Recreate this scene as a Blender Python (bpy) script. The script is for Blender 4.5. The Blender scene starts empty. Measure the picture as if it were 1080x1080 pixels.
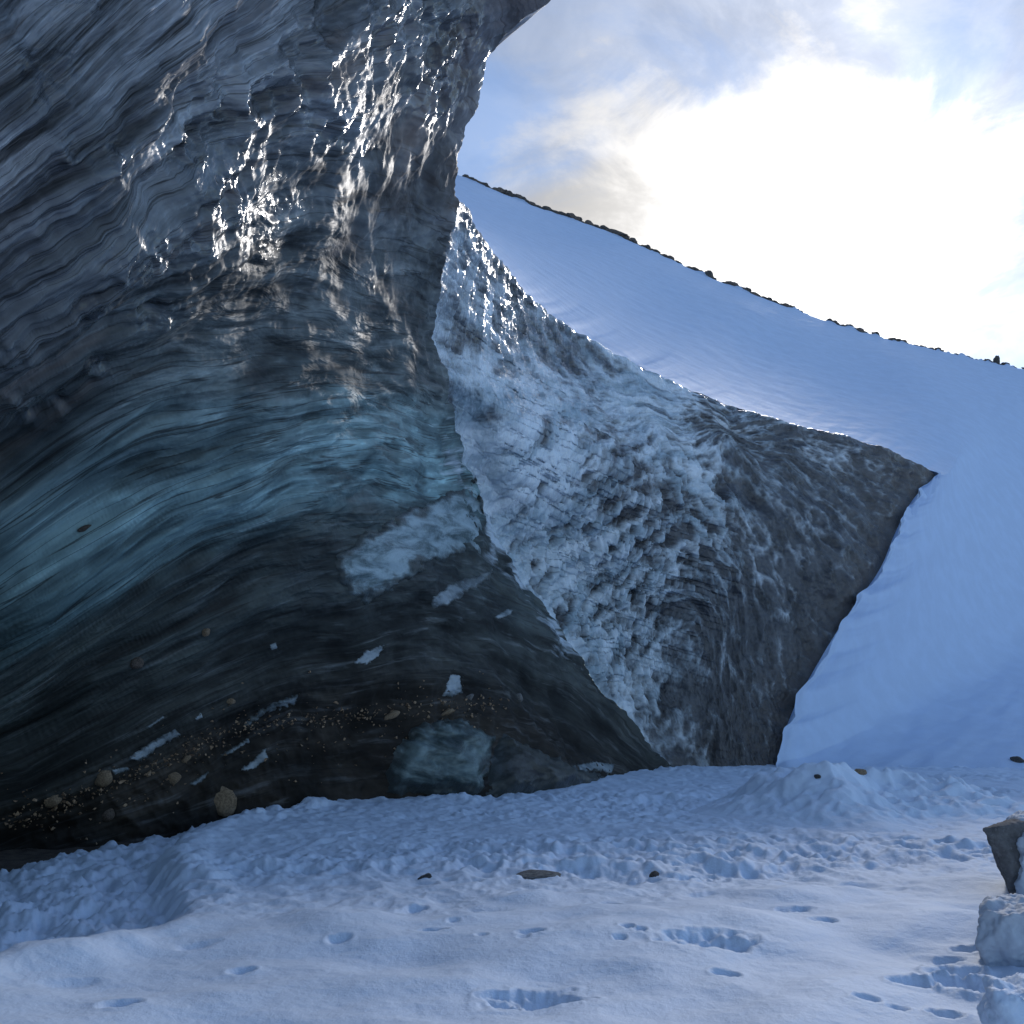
import bpy, bmesh, math, random
import numpy as np
from mathutils import Vector, Matrix
from mathutils.bvhtree import BVHTree

random.seed(7)
RNG = np.random.default_rng(11)
scene = bpy.context.scene
COL = scene.collection

# ------------------------------------------------------------------ camera
F = 935.0
PITCH = math.atan(210.0 / F)
CAM = np.array([0.0, 0.0, 1.6])
cp, sp = math.cos(PITCH), math.sin(PITCH)
cam_d = bpy.data.cameras.new("camera")
cam = bpy.data.objects.new("camera", cam_d)
COL.objects.link(cam)
cam.location = CAM
cam.rotation_euler = (math.pi / 2 + PITCH, 0, 0)
cam_d.sensor_width = 36.0
cam_d.lens = 36.0 * F / 1080.0
cam_d.clip_start = 0.05
cam_d.clip_end = 3000
scene.camera = cam


def at(px, py, Y):
    """point at forward distance Y that is seen at photo pixel (px, py)"""
    px = np.asarray(px, float); py = np.asarray(py, float); Y = np.asarray(Y, float)
    a = (px - 540.0) / F; b = (540.0 - py) / F
    dy = cp - b * sp; dz = sp + b * cp
    k = Y / dy
    return np.stack([a * k, np.broadcast_to(Y, (a * k).shape) * 1.0, CAM[2] + dz * k], -1)


def ray(px, py):
    a = (px - 540.0) / F; b = (540.0 - py) / F
    return Vector((a, cp - b * sp, sp + b * cp)).normalized()


def ground_at(px, py, z=0.0):
    d = ray(px, py)
    k = (z - CAM[2]) / d.z
    return np.array([d.x * k, d.y * k, z])


# ------------------------------------------------------------------ noise
def _hash(x, y, z, seed):
    h = (x.astype(np.uint32) * np.uint32(374761393) + y.astype(np.uint32) * np.uint32(668265263)
         + z.astype(np.uint32) * np.uint32(2246822519) + np.uint32(seed * 3266489917 & 0xFFFFFFFF))
    h = (h ^ (h >> np.uint32(15))) * np.uint32(2246822519)
    h = (h ^ (h >> np.uint32(13))) * np.uint32(3266489917)
    return h ^ (h >> np.uint32(16))


_G = np.array([[1, 1, 0], [-1, 1, 0], [1, -1, 0], [-1, -1, 0], [1, 0, 1], [-1, 0, 1], [1, 0, -1], [-1, 0, -1],
               [0, 1, 1], [0, -1, 1], [0, 1, -1], [0, -1, -1], [1, 1, 0], [-1, 1, 0], [0, -1, 1], [0, -1, -1]], float)


def perlin(x, y, z=None, seed=0):
    x = np.asarray(x, float); y = np.asarray(y, float)
    z = np.zeros_like(x) if z is None else np.asarray(z, float)
    xi = np.floor(x); yi = np.floor(y); zi = np.floor(z)
    fx, fy, fz = x - xi, y - yi, z - zi
    xi = xi.astype(np.int64); yi = yi.astype(np.int64); zi = zi.astype(np.int64)
    u = fx ** 3 * (fx * (fx * 6 - 15) + 10); v = fy ** 3 * (fy * (fy * 6 - 15) + 10); w = fz ** 3 * (fz * (fz * 6 - 15) + 10)
    out = 0
    for i in (0, 1):
        for j in (0, 1):
            for k in (0, 1):
                g = _G[_hash(xi + i, yi + j, zi + k, seed) & np.uint32(15)]
                d = g[..., 0] * (fx - i) + g[..., 1] * (fy - j) + g[..., 2] * (fz - k)
                out = out + d * (u if i else 1 - u) * (v if j else 1 - v) * (w if k else 1 - w)
    return out


def fbm(x, y, z=None, seed=0, octv=4, gain=0.5, lac=2.03):
    a, s = 1.0, 0
    for o in range(octv):
        s = s + a * perlin(x, y, z, seed + o * 17)
        x = x * lac; y = y * lac
        if z is not None: z = z * lac
        a *= gain
    return s


def ridged(x, y, z=None, seed=0, octv=4, gain=0.5):
    a, s = 1.0, 0
    for o in range(octv):
        s = s + a * (1 - np.abs(perlin(x, y, z, seed + o * 13)) * 2)
        x = x * 2.1; y = y * 2.1
        if z is not None: z = z * 2.1
        a *= gain
    return s


def sstep(a, b, x):
    t = np.clip((x - a) / (b - a), 0, 1)
    return t * t * (3 - 2 * t)


def dents(x, y, cell, seed, depth=1.0):
    """randomly turned boot-sized hollows with a raised rim, about one per cell"""
    xi = np.floor(x / cell).astype(np.int64); yi = np.floor(y / cell).astype(np.int64)
    out = np.zeros_like(x)
    for i in (-1, 0, 1):
        for j in (-1, 0, 1):
            cx, cy = xi + i, yi + j
            r = [(_hash(cx, cy, np.full_like(cx, k), seed) & np.uint32(0xFFFF)) / 65535.0 for k in range(5)]
            dx = x - (cx + r[0]) * cell; dy = y - (cy + r[1]) * cell
            a = r[2] * math.pi
            ex = (dx * np.cos(a) + dy * np.sin(a)) / (cell * (0.25 + 0.35 * r[3])); ey = (-dx * np.sin(a) + dy * np.cos(a)) / (cell * (0.16 + 0.14 * r[4]))
            q = ex * ex + ey * ey
            out += -np.exp(-q * q) * (0.4 + 0.6 * r[3]) + 0.35 * np.exp(-(np.sqrt(q) - 1.35) ** 2 * 7) * r[4]
    return out * depth


# ------------------------------------------------------------------ smooth fitting
class TPS:
    def __init__(s, pts, val, dim, lam=1e-6):
        P = np.asarray(pts, float)[:, :dim]; v = np.asarray(val, float)
        s.mu = P.mean(0); s.sc = P.std(); P = (P - s.mu) / s.sc
        s.P, s.dim = P, dim
        n = len(P); K = s.k(np.linalg.norm(P[:, None] - P[None], axis=-1)) + lam * np.eye(n)
        Q = np.hstack([np.ones((n, 1)), P])
        A = np.block([[K, Q], [Q.T, np.zeros((dim + 1, dim + 1))]])
        s.w = np.linalg.lstsq(A, np.concatenate([v, np.zeros(dim + 1)]), rcond=None)[0]

    def k(s, r):
        return r * r * np.log(r + 1e-12) if s.dim == 2 else r

    def __call__(s, X):
        X = np.asarray(X, float); sh = X.shape[:-1]
        X = (X.reshape(-1, X.shape[-1])[:, :s.dim] - s.mu) / s.sc
        out = np.empty(len(X))
        for i in range(0, len(X), 20000):
            c = X[i:i + 20000]
            r = np.linalg.norm(c[:, None] - s.P[None], axis=-1)
            out[i:i + 20000] = s.k(r) @ s.w[:len(s.P)] + s.w[len(s.P)] + c @ s.w[len(s.P) + 1:]
        return out.reshape(sh)


def polyline(pts, t):
    """smooth (Catmull-Rom) curve through pts at t in 0..1 by chord length"""
    P = np.asarray(pts, float)
    c = np.concatenate([[0], np.cumsum(np.linalg.norm(np.diff(P[:, :2] if P.shape[1] < 4 else P, axis=0), axis=1))]); c /= c[-1]
    t = np.clip(np.asarray(t, float), 0, 1)
    i = np.clip(np.searchsorted(c, t, side='right') - 1, 0, len(P) - 2)
    m = np.zeros_like(P)
    m[1:-1] = (P[2:] - P[:-2]) / (c[2:] - c[:-2])[:, None]
    m[0] = (P[1] - P[0]) / (c[1] - c[0]); m[-1] = (P[-1] - P[-2]) / (c[-1] - c[-2])
    h = (c[i + 1] - c[i]); s = ((t - c[i]) / h)[:, None]; h = h[:, None]
    return ((2 * s ** 3 - 3 * s ** 2 + 1) * P[i] + (s ** 3 - 2 * s ** 2 + s) * h * m[i]
            + (-2 * s ** 3 + 3 * s ** 2) * P[i + 1] + (s ** 3 - s ** 2) * h * m[i + 1])


# ------------------------------------------------------------------ mesh and object helpers
def grid_normals(V):
    du = np.gradient(V, axis=1); dv = np.gradient(V, axis=0)
    n = np.cross(du, dv)
    return n / (np.linalg.norm(n, axis=-1, keepdims=True) + 1e-12)


def grid_mesh(name, V, attrs=None, flip=False, wrap=False):
    H, W = V.shape[:2]
    idx = np.arange(H * W).reshape(H, W)
    if wrap: idx = np.hstack([idx, idx[:, :1]])
    q = np.stack([idx[:-1, :-1], idx[:-1, 1:], idx[1:, 1:], idx[1:, :-1]], -1).reshape(-1, 4)
    if flip: q = q[:, ::-1]
    me = bpy.data.meshes.new(name)
    me.vertices.add(H * W); me.vertices.foreach_set("co", V.reshape(-1).astype(np.float32))
    me.loops.add(q.size); me.loops.foreach_set("vertex_index", q.reshape(-1).astype(np.int32))
    me.polygons.add(len(q)); me.polygons.foreach_set("loop_start", np.arange(0, q.size, 4, dtype=np.int32))
    me.polygons.foreach_set("use_smooth", np.ones(len(q), bool))
    me.update(calc_edges=True)
    for k, a in (attrs or {}).items():
        me.attributes.new(k, 'FLOAT', 'POINT').data.foreach_set("value", np.ascontiguousarray(a, dtype=np.float32).reshape(-1))
    return me


def link(name, me, mat=None, parent=None):
    o = bpy.data.objects.new(name, me); COL.objects.link(o)
    if mat and me and not me.materials: me.materials.append(mat)
    if parent: o.parent = parent
    return o


def tag(o, label=None, cat=None, group=None, kind=None):
    if label: o["label"] = label
    if cat: o["category"] = cat
    if group: o["group"] = group
    if kind: o["kind"] = kind
    return o


# ------------------------------------------------------------------ shader helpers
class NT:
    def __init__(s, tree): s.t = tree
    def n(s, typ, **kw):
        nd = s.t.nodes.new(typ)
        for k, v in kw.items(): setattr(nd, k, v)
        return nd
    def put(s, sock, v):
        if isinstance(v, bpy.types.NodeSocket): s.t.links.new(v, sock)
        elif v is not None:
            sock.default_value = v
    def m(s, op, a, b=None, c=None, clamp=False):
        nd = s.n('ShaderNodeMath', operation=op, use_clamp=clamp)
        for i, v in enumerate((a, b, c)):
            if v is not None: s.put(nd.inputs[i], v)
        return nd.outputs[0]
    def vm(s, op, a, b=None, out=0):
        nd = s.n('ShaderNodeVectorMath', operation=op)
        s.put(nd.inputs[0], a)
        if b is not None: s.put(nd.inputs[1] if op != 'SCALE' else nd.inputs[3], b)
        return nd.outputs[out]
    def xyz(s, x, y, z=0.0):
        nd = s.n('ShaderNodeCombineXYZ')
        for i, v in enumerate((x, y, z)): s.put(nd.inputs[i], v)
        return nd.outputs[0]
    def sep(s, v):
        nd = s.n('ShaderNodeSeparateXYZ'); s.put(nd.inputs[0], v); return nd.outputs
    def attr(s, name):
        return s.n('ShaderNodeAttribute', attribute_name=name).outputs['Fac']
    def noise(s, vec, scale=1.0, detail=4.0, rough=0.55, dist=0.0):
        nd = s.n('ShaderNodeTexNoise')
        s.put(nd.inputs['Vector'], vec)
        nd.inputs['Scale'].default_value = scale; nd.inputs['Detail'].default_value = detail
        nd.inputs['Roughness'].default_value = rough; nd.inputs['Distortion'].default_value = dist
        return nd.outputs['Fac']
    def voro(s, vec, scale=1.0, feature='F1'):
        nd = s.n('ShaderNodeTexVoronoi', feature=feature)
        s.put(nd.inputs['Vector'], vec); nd.inputs['Scale'].default_value = scale
        return nd.outputs['Distance']
    def map(s, v, a, b, c=0.0, d=1.0, smooth=True):
        nd = s.n('ShaderNodeMapRange', interpolation_type='SMOOTHSTEP' if smooth else 'LINEAR')
        s.put(nd.inputs['Value'], v)
        for k, x in zip(('From Min', 'From Max', 'To Min', 'To Max'), (a, b, c, d)): nd.inputs[k].default_value = x
        return nd.outputs[0]
    def ramp(s, v, stops):
        nd = s.n('ShaderNodeValToRGB'); s.put(nd.inputs[0], v)
        el = nd.color_ramp.elements
        while len(el) < len(stops): el.new(0.5)
        for e, (p, c) in zip(el, stops):
            e.position = p; e.color = (*c, 1)
        return nd.outputs[0]
    def mix(s, f, a, b, blend='MIX'):
        nd = s.n('ShaderNodeMix', data_type='RGBA', blend_type=blend)
        s.put(nd.inputs[0], f)
        for i, v in ((6, a), (7, b)):
            s.put(nd.inputs[i], (*v, 1) if isinstance(v, tuple) else v)
        return nd.outputs[2]
    def bump(s, h, strength, dist, nrm=None):
        nd = s.n('ShaderNodeBump'); s.put(nd.inputs['Height'], h)
        nd.inputs['Strength'].default_value = strength; nd.inputs['Distance'].default_value = dist
        if nrm is not None: s.put(nd.inputs['Normal'], nrm)
        return nd.outputs[0]


def material(name, build):
    m = bpy.data.materials.new(name); m.use_nodes = True
    t = m.node_tree; t.nodes.clear()
    nt = NT(t)
    out = nt.n('ShaderNodeOutputMaterial'); b = nt.n('ShaderNodeBsdfPrincipled')
    t.links.new(b.outputs[0], out.inputs[0])
    build(nt, b.inputs)
    return m


def pos(nt): return nt.n('ShaderNodeNewGeometry').outputs['Position']


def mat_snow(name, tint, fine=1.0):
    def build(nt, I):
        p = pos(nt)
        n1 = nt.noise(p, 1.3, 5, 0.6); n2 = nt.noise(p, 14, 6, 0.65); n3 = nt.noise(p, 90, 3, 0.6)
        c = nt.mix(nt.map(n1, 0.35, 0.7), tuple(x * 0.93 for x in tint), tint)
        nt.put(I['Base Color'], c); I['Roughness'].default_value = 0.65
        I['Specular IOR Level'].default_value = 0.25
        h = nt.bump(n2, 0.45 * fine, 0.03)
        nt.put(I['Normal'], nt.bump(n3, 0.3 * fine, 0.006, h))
    return material(name, build)


def mat_rock(name, c1, c2, scale=6.0):
    def build(nt, I):
        tc = nt.n('ShaderNodeTexCoord').outputs['Object']
        n = nt.noise(tc, scale, 8, 0.65); n2 = nt.noise(tc, scale * 7, 5, 0.6)
        c = nt.mix(nt.map(n, 0.35, 0.65), c1, c2)
        c = nt.mix(nt.map(n2, 0.55, 0.7, 0, 0.35), c, tuple(min(1, x * 1.9) for x in c2))
        nt.put(I['Base Color'], c); I['Roughness'].default_value = 0.85
        nt.put(I['Normal'], nt.bump(nt.m('ADD', n, nt.m('MULTIPLY', n2, 0.4)), 0.7, 0.05))
    return material(name, build)


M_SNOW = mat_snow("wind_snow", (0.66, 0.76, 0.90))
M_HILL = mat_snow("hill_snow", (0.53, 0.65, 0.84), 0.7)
M_BOULDER = mat_rock("boulder_rock", (0.085, 0.08, 0.08), (0.17, 0.16, 0.155))
M_BLOCK = mat_snow("old_snow", (0.50, 0.55, 0.62))
M_ROCK_DARK = mat_rock("dark_rock", (0.035, 0.033, 0.034), (0.11, 0.10, 0.095))
M_ROCK_BROWN = mat_rock("brown_rock", (0.06, 0.047, 0.038), (0.16, 0.125, 0.10))
M_ROCK_TAN = mat_rock("tan_rock", (0.17, 0.12, 0.075), (0.34, 0.25, 0.16))
M_ROCK_GREY = mat_rock("grey_rock", (0.10, 0.10, 0.10), (0.24, 0.23, 0.22))


def ice_wall(nt, I):
    S, T, P = nt.attr('strata'), nt.attr('flow'), pos(nt)
    wob = nt.noise(nt.xyz(nt.m('MULTIPLY', T, 0.35), nt.m('MULTIPLY', S, 0.9), 0.0), 1.0, 4, 0.6)
    Sw = nt.m('ADD', S, nt.m('MULTIPLY', nt.m('SUBTRACT', wob, 0.5), 0.9))
    # clean and dirty layers, bottom to top
    base = nt.ramp(nt.m('DIVIDE', nt.m('ADD', Sw, 1.0), 12.0), [
        (0.00, (0.042, 0.034, 0.027)), (0.085, (0.055, 0.045, 0.035)), (0.13, (0.065, 0.066, 0.058)),
        (0.20, (0.070, 0.083, 0.078)), (0.29, (0.085, 0.113, 0.110)), (0.325, (0.25, 0.40, 0.42)),
        (0.37, (0.37, 0.57, 0.59)), (0.42, (0.28, 0.41, 0.42)), (0.455, (0.18, 0.225, 0.22)),
        (0.50, (0.145, 0.168, 0.165)), (0.58, (0.16, 0.18, 0.18)), (0.66, (0.32, 0.34, 0.355)),
        (0.80, (0.34, 0.36, 0.385)), (1.0, (0.36, 0.38, 0.41))])
    s1 = nt.noise(nt.xyz(nt.m('MULTIPLY', T, 0.28), nt.m('MULTIPLY', S, 3.2), 1.7), 1.0, 6, 0.58, 0.5)
    s2 = nt.noise(nt.xyz(nt.m('MULTIPLY', T, 0.8), nt.m('MULTIPLY', S, 11.0), 4.1), 1.0, 5, 0.6, 0.5)
    big = nt.noise(P, 0.55, 4, 0.55)
    c = nt.mix(nt.map(s1, 0.36, 0.62, 0.0, 0.75), base, nt.mix(1.0, base, (0.25, 0.25, 0.26), 'MULTIPLY'))
    c = nt.mix(nt.map(s2, 0.52, 0.72, 0.0, 0.55), c, nt.mix(0.5, nt.mix(1.0, base, (2.4, 2.35, 2.3), 'MULTIPLY'), (0.26, 0.28, 0.30)))
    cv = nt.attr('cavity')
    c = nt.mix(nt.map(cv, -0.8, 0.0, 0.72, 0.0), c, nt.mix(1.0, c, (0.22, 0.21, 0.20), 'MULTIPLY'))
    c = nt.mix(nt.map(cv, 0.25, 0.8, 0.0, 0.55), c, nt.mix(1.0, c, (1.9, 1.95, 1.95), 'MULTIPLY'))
    line = nt.noise(nt.xyz(nt.m('MULTIPLY', T, 0.22), nt.m('MULTIPLY', S, 8.0), 7.7), 1.0, 3, 0.5, 0.2)
    c = nt.mix(nt.map(nt.m('ABSOLUTE', nt.m('SUBTRACT', line, 0.5)), 0.0, 0.022, 0.75, 0.0), c, (0.018, 0.016, 0.014))
    # rusty silt smears high on the wall, with the edge's glow-through painted in
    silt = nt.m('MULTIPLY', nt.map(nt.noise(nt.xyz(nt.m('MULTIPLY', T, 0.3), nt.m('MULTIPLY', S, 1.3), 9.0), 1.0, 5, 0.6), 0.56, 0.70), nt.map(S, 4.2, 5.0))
    silt = nt.m('ADD', silt, nt.m('MULTIPLY', nt.attr('rim_glow'), 0.6), clamp=True)
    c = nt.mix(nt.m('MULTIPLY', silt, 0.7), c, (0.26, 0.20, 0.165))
    c = nt.mix(nt.map(big, 0.38, 0.62, 0.85, 0.0), c, nt.mix(1.0, c, (0.30, 0.32, 0.33), 'MULTIPLY'))
    rm = nt.m('ADD', nt.attr('rime'), nt.m('MULTIPLY', nt.m('SUBTRACT', s2, 0.5), 1.6))
    rm = nt.m('MULTIPLY', nt.map(rm, 0.35, 0.95), nt.map(nt.attr('rime'), 0.02, 0.35))
    c = nt.mix(rm, c, (0.55, 0.63, 0.70))
    nt.put(I['Base Color'], c)
    I['IOR'].default_value = 1.42
    nt.put(I['Roughness'], nt.m('ADD', nt.map(s1, 0.3, 0.7, 0.12, 0.34), nt.map(S, 0.2, 2.4, 0.35, 0.0)))
    wet = nt.attr('wet')
    nt.put(I['Roughness'], nt.m('ADD', nt.m('ADD', nt.map(s1, 0.3, 0.7, 0.14, 0.36), nt.map(S, 0.2, 2.4, 0.30, 0.0)), nt.map(wet, 0.0, 0.5, 0.34, 0.0)))
    I['Coat Weight'].default_value = 0.7; I['Coat IOR'].default_value = 1.36; I['Coat Roughness'].default_value = 0.07
    nt.put(I['Coat Weight'], wet)
    h1 = nt.noise(nt.xyz(nt.m('MULTIPLY', T, 0.7), nt.m('MULTIPLY', S, 3.0), 0.3), 1.0, 4, 0.5, 0.8)
    h2 = nt.noise(nt.xyz(nt.m('MULTIPLY', T, 2.2), nt.m('MULTIPLY', S, 11.0), 2.3), 1.0, 3, 0.5, 0.6)
    facet = nt.voro(nt.vm('ADD', nt.xyz(nt.m('MULTIPLY', T, 1.5), nt.m('MULTIPLY', S, 2.6), nt.m('MULTIPLY', nt.sep(P)[0], 0.6)), nt.vm('SCALE', nt.xyz(wob, s1, big), 0.7)), 1.0, 'SMOOTH_F1')
    hh = nt.m('ADD', h1, nt.m('MULTIPLY', facet, nt.map(S, 4.5, 7.0, 0.0, 0.55)))
    nb = nt.bump(nt.m('MULTIPLY', hh, nt.map(S, 0.3, 2.0, 0.35, 1.0)), 0.85, 0.20)
    nt.put(I['Coat Normal'], nt.bump(nt.noise(nt.xyz(nt.m('MULTIPLY', T, 3.0), nt.m('MULTIPLY', S, 4.5), nt.m('MULTIPLY', nt.sep(P)[2], 0.8)), 1.0, 3, 0.5, 0.8), 0.9, 0.30))
    nt.put(I['Normal'], nt.bump(nt.m('MULTIPLY', h2, nt.map(big, 0.35, 0.6)), 0.4, 0.035, nb))


M_WALL = material("shaded_glacier_ice", ice_wall)


def ice_face(nt, I):
    S, T, P = nt.attr('strata'), nt.attr('flow'), pos(nt)
    frost, dirt, glaze = nt.attr('frost'), nt.attr('dirt'), nt.attr('glaze')
    X, Y, Z = nt.sep(P)
    H = nt.m('ADD', X, nt.m('MULTIPLY', Y, 0.6))
    s1 = nt.noise(nt.xyz(nt.m('MULTIPLY', H, 0.32), nt.m('MULTIPLY', Z, 0.32), nt.m('MULTIPLY', S, 2.6)), 1.0, 7, 0.64, 0.25)
    s2 = nt.noise(nt.xyz(nt.m('MULTIPLY', H, 0.9), nt.m('MULTIPLY', Z, 0.9), nt.m('MULTIPLY', S, 7.0)), 1.0, 6, 0.66, 0.25)
    blob = nt.noise(P, 2.2, 6, 0.65, 0.5)
    f = nt.m('ADD', frost, nt.m('MULTIPLY', nt.m('SUBTRACT', s1, 0.5), 1.1))
    f = nt.m('ADD', f, nt.m('MULTIPLY', nt.m('SUBTRACT', s2, 0.5), 0.45))
    f = nt.m('ADD', f, nt.m('MULTIPLY', nt.m('SUBTRACT', blob, 0.5), 0.5))
    f = nt.m('ADD', f, nt.m('MULTIPLY', nt.attr('cavity'), 0.38))
    dark = nt.mix(nt.map(s2, 0.35, 0.65), (0.035, 0.037, 0.041), (0.125, 0.13, 0.138))
    dark = nt.mix(nt.m('MULTIPLY', dirt, nt.map(blob, 0.3, 0.6)), dark, (0.098, 0.086, 0.079))
    clean = nt.mix(nt.map(s1, 0.35, 0.65), (0.36, 0.47, 0.54), (0.76, 0.83, 0.88))
    c = nt.mix(nt.map(f, 0.10, 0.85), dark, clean)
    nt.put(I['Base Color'], c)
    I['IOR'].default_value = 1.42
    nt.put(I['Roughness'], nt.m('SUBTRACT', nt.map(s2, 0.3, 0.7, 0.30, 0.5), nt.m('MULTIPLY', glaze, 0.17)))
    nt.put(I['Coat Weight'], nt.m('MULTIPLY', glaze, 0.9)); I['Coat IOR'].default_value = 1.36; I['Coat Roughness'].default_value = 0.07
    nt.put(I['Coat Normal'], nt.bump(nt.noise(nt.vm('MULTIPLY', P, (4.0, 4.0, 1.8)), 1.0, 3, 0.5, 0.6), 0.9, 0.25))
    flute = nt.noise(nt.xyz(nt.m('MULTIPLY', H, 4.5), nt.m('ADD', nt.m('MULTIPLY', Z, 1.3), nt.m('MULTIPLY', X, 1.1)), nt.m('MULTIPLY', Y, 1.9)), 1.0, 4, 0.6, 0.9)
    h = nt.m('ADD', nt.m('MULTIPLY', s2, 0.6), nt.m('MULTIPLY', nt.noise(P, 7, 4, 0.6, 0.4), 0.45))
    h = nt.m('ADD', h, nt.m('MULTIPLY', flute, nt.m('MULTIPLY', glaze, 1.7)))
    nb = nt.bump(h, 0.7, 0.12)
    nt.put(I['Normal'], nt.bump(nt.noise(P, 22, 3, 0.6), 0.2, 0.02, nb))


M_FACE = material("frosted_glacier_ice", ice_face)


def flake_ice(c1, c2):
    def build(nt, I):
        p = pos(nt)
        n = nt.noise(nt.xyz(nt.m('MULTIPLY', nt.attr('flow'), 0.8), nt.m('MULTIPLY', nt.attr('strata'), 5.0), nt.m('MULTIPLY', nt.sep(p)[2], 0.5)), 1.0, 7, 0.65, 0.5)
        k = nt.m('ADD', nt.attr('core'), nt.m('MULTIPLY', nt.m('SUBTRACT', n, 0.5), 1.4))
        nt.put(I['Base Color'], nt.mix(nt.map(k, 0.05, 0.75), (0.055, 0.065, 0.065), nt.mix(nt.map(n, 0.35, 0.62), c1, c2)))
        I['Roughness'].default_value = 0.3; I['IOR'].default_value = 1.34
        nt.put(I['Normal'], nt.bump(nt.noise(p, 12, 5, 0.6), 0.5, 0.05))
    return build


M_FLAKE = material("milky_ice", flake_ice((0.10, 0.125, 0.135), (0.34, 0.39, 0.42)))
M_PLATE = material("blue_grey_ice", flake_ice((0.06, 0.10, 0.11), (0.36, 0.46, 0.50)))
M_BULGE = material("green_grey_ice", flake_ice((0.03, 0.045, 0.045), (0.19, 0.25, 0.25)))
M_BULGE_DARK = material("dirty_ice", flake_ice((0.025, 0.023, 0.020), (0.09, 0.09, 0.08)))


def dirt_build(nt, I):
    p = pos(nt)
    n = nt.noise(p, 5, 8, 0.7); v = nt.noise(p, 40, 4, 0.6)
    nt.put(I['Base Color'], nt.mix(nt.map(n, 0.35, 0.65), (0.045, 0.037, 0.032), (0.13, 0.105, 0.085)))
    I['Roughness'].default_value = 0.8
    nt.put(I['Normal'], nt.bump(nt.m('ADD', n, nt.m('MULTIPLY', v, 0.3)), 0.6, 0.06))


M_DIRT = material("frozen_silt", dirt_build)

# ------------------------------------------------------------------ the arris between the shaded wall and the outer face
ARRIS = [(725, 850, 27.0), (700, 806, 26.6), (640, 737, 25.8), (580, 650, 24.4), (540, 590, 23.1), (508, 520, 21.6), (478, 440, 19.8),
         (461, 370, 18.5), (465, 310, 17.6), (478, 250, 16.7), (486, 190, 16.0), (494, 150, 15.3), (512, 105, 14.6),
         (522, 68, 14.0), (552, 30, 13.4), (588, 0, 13.0), (660, -90, 12.0), (760, -220, 10.8), (900, -480, 8.5)]

DEPTH = [  # px, py, forward distance of the shaded wall
    (-700, 1040, 4.5), (-700, 700, 4.4), (-700, 300, 3.9), (-700, -100, 3.3), (-700, -500, 2.9),
    (-300, 1000, 9.2), (-300, 760, 9.4), (-300, 500, 7.9), (-300, 200, 5.3), (-300, -200, 4.5), (-300, -520, 4.0),
    (0, 930, 13.2), (0, 885, 13.4), (0, 760, 13.0), (0, 640, 12.0), (0, 500, 10.4), (0, 350, 8.1), (0, 200, 6.9), (0, 100, 6.45), (0, 0, 6.3), (0, -200, 6.0), (0, -500, 4.9),
    (110, 200, 7.6), (110, 100, 7.1), (110, 0, 7.0),
    (130, 880, 14.2), (250, 890, 15.0), (250, 850, 15.1), (250, 760, 15.0), (250, 650, 14.4), (250, 520, 13.0), (250, 350, 11.4), (250, 200, 9.5), (250, 100, 8.5), (250, 0, 8.0), (250, -200, 7.2), (250, -500, 6.2),
    (330, 350, 13.5), (330, 200, 11.2), (330, 100, 9.9), (330, 0, 9.3),
    (450, 870, 17.2), (450, 830, 17.4), (450, 740, 18.1), (450, 650, 18.4), (450, 520, 18.0), (430, 400, 17.1), (400, 340, 16.0), (400, 220, 13.9), (400, 100, 11.5), (400, 0, 10.5), (450, -100, 10.5), (480, -400, 8.4),
    (570, 830, 19.4), (570, 760, 21.6), (560, 700, 22.3)] + ARRIS
depth_fn = TPS([(a, b) for a, b, _ in DEPTH], [math.log(d) for *_, d in DEPTH], 2, 1e-5)

STRATA_WALL = {
    -0.8: [(0, 930), (250, 880), (450, 860), (600, 845)],
    0.0: [(0, 880), (150, 828), (300, 762), (420, 742), (520, 746), (590, 785), (650, 815)],
    1.0: [(-200, 905), (0, 825), (150, 750), (300, 690), (450, 672), (550, 682), (630, 740), (690, 797)],
    2.0: [(-200, 850), (0, 755), (150, 668), (300, 600), (420, 588), (520, 602), (580, 650)],
    3.0: [(-200, 800), (0, 690), (120, 612), (250, 532), (370, 500), (500, 515)],
    4.0: [(-200, 700), (0, 585), (120, 513), (250, 455), (370, 432), (478, 455)],
    5.0: [(-200, 600), (0, 470), (120, 392), (240, 352), (360, 362), (465, 398)],
    6.0: [(-200, 530), (0, 405), (120, 318), (230, 272), (350, 262), (475, 285)],
    7.0: [(-200, 470), (0, 335), (140, 225), (260, 135), (350, 90), (430, 70), (500, 20)],
    8.5: [(-200, 350), (0, 200), (120, 105), (230, 15), (310, -70), (420, -200)],
    10.0: [(-200, 190), (0, 50), (90, -30), (200, -160)]}
sp_, sv_ = [], []
for v_, pl in STRATA_WALL.items():
    for t_ in polyline(pl, np.linspace(0, 1, 9)):
        sp_.append(at(t_[0], t_[1], math.exp(depth_fn(np.array([[t_[0], t_[1]]]))[0]))); sv_.append(v_)
strata_fn = TPS(sp_, sv_, 3, 2e-2)

# ------------------------------------------------------------------ glacier
glacier = bpy.data.objects.new("glacier", None); COL.objects.link(glacier)
glacier.location = (-3.0, 18.0, 0.0)
tag(glacier, "dark banded glacier with an overhanging ice wall and a frosted outer face", "glacier")
bpy.context.view_layer.update()


def to_glacier(o):
    o.parent = glacier; o.matrix_parent_inverse = glacier.matrix_world.inverted()
    return o


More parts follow.
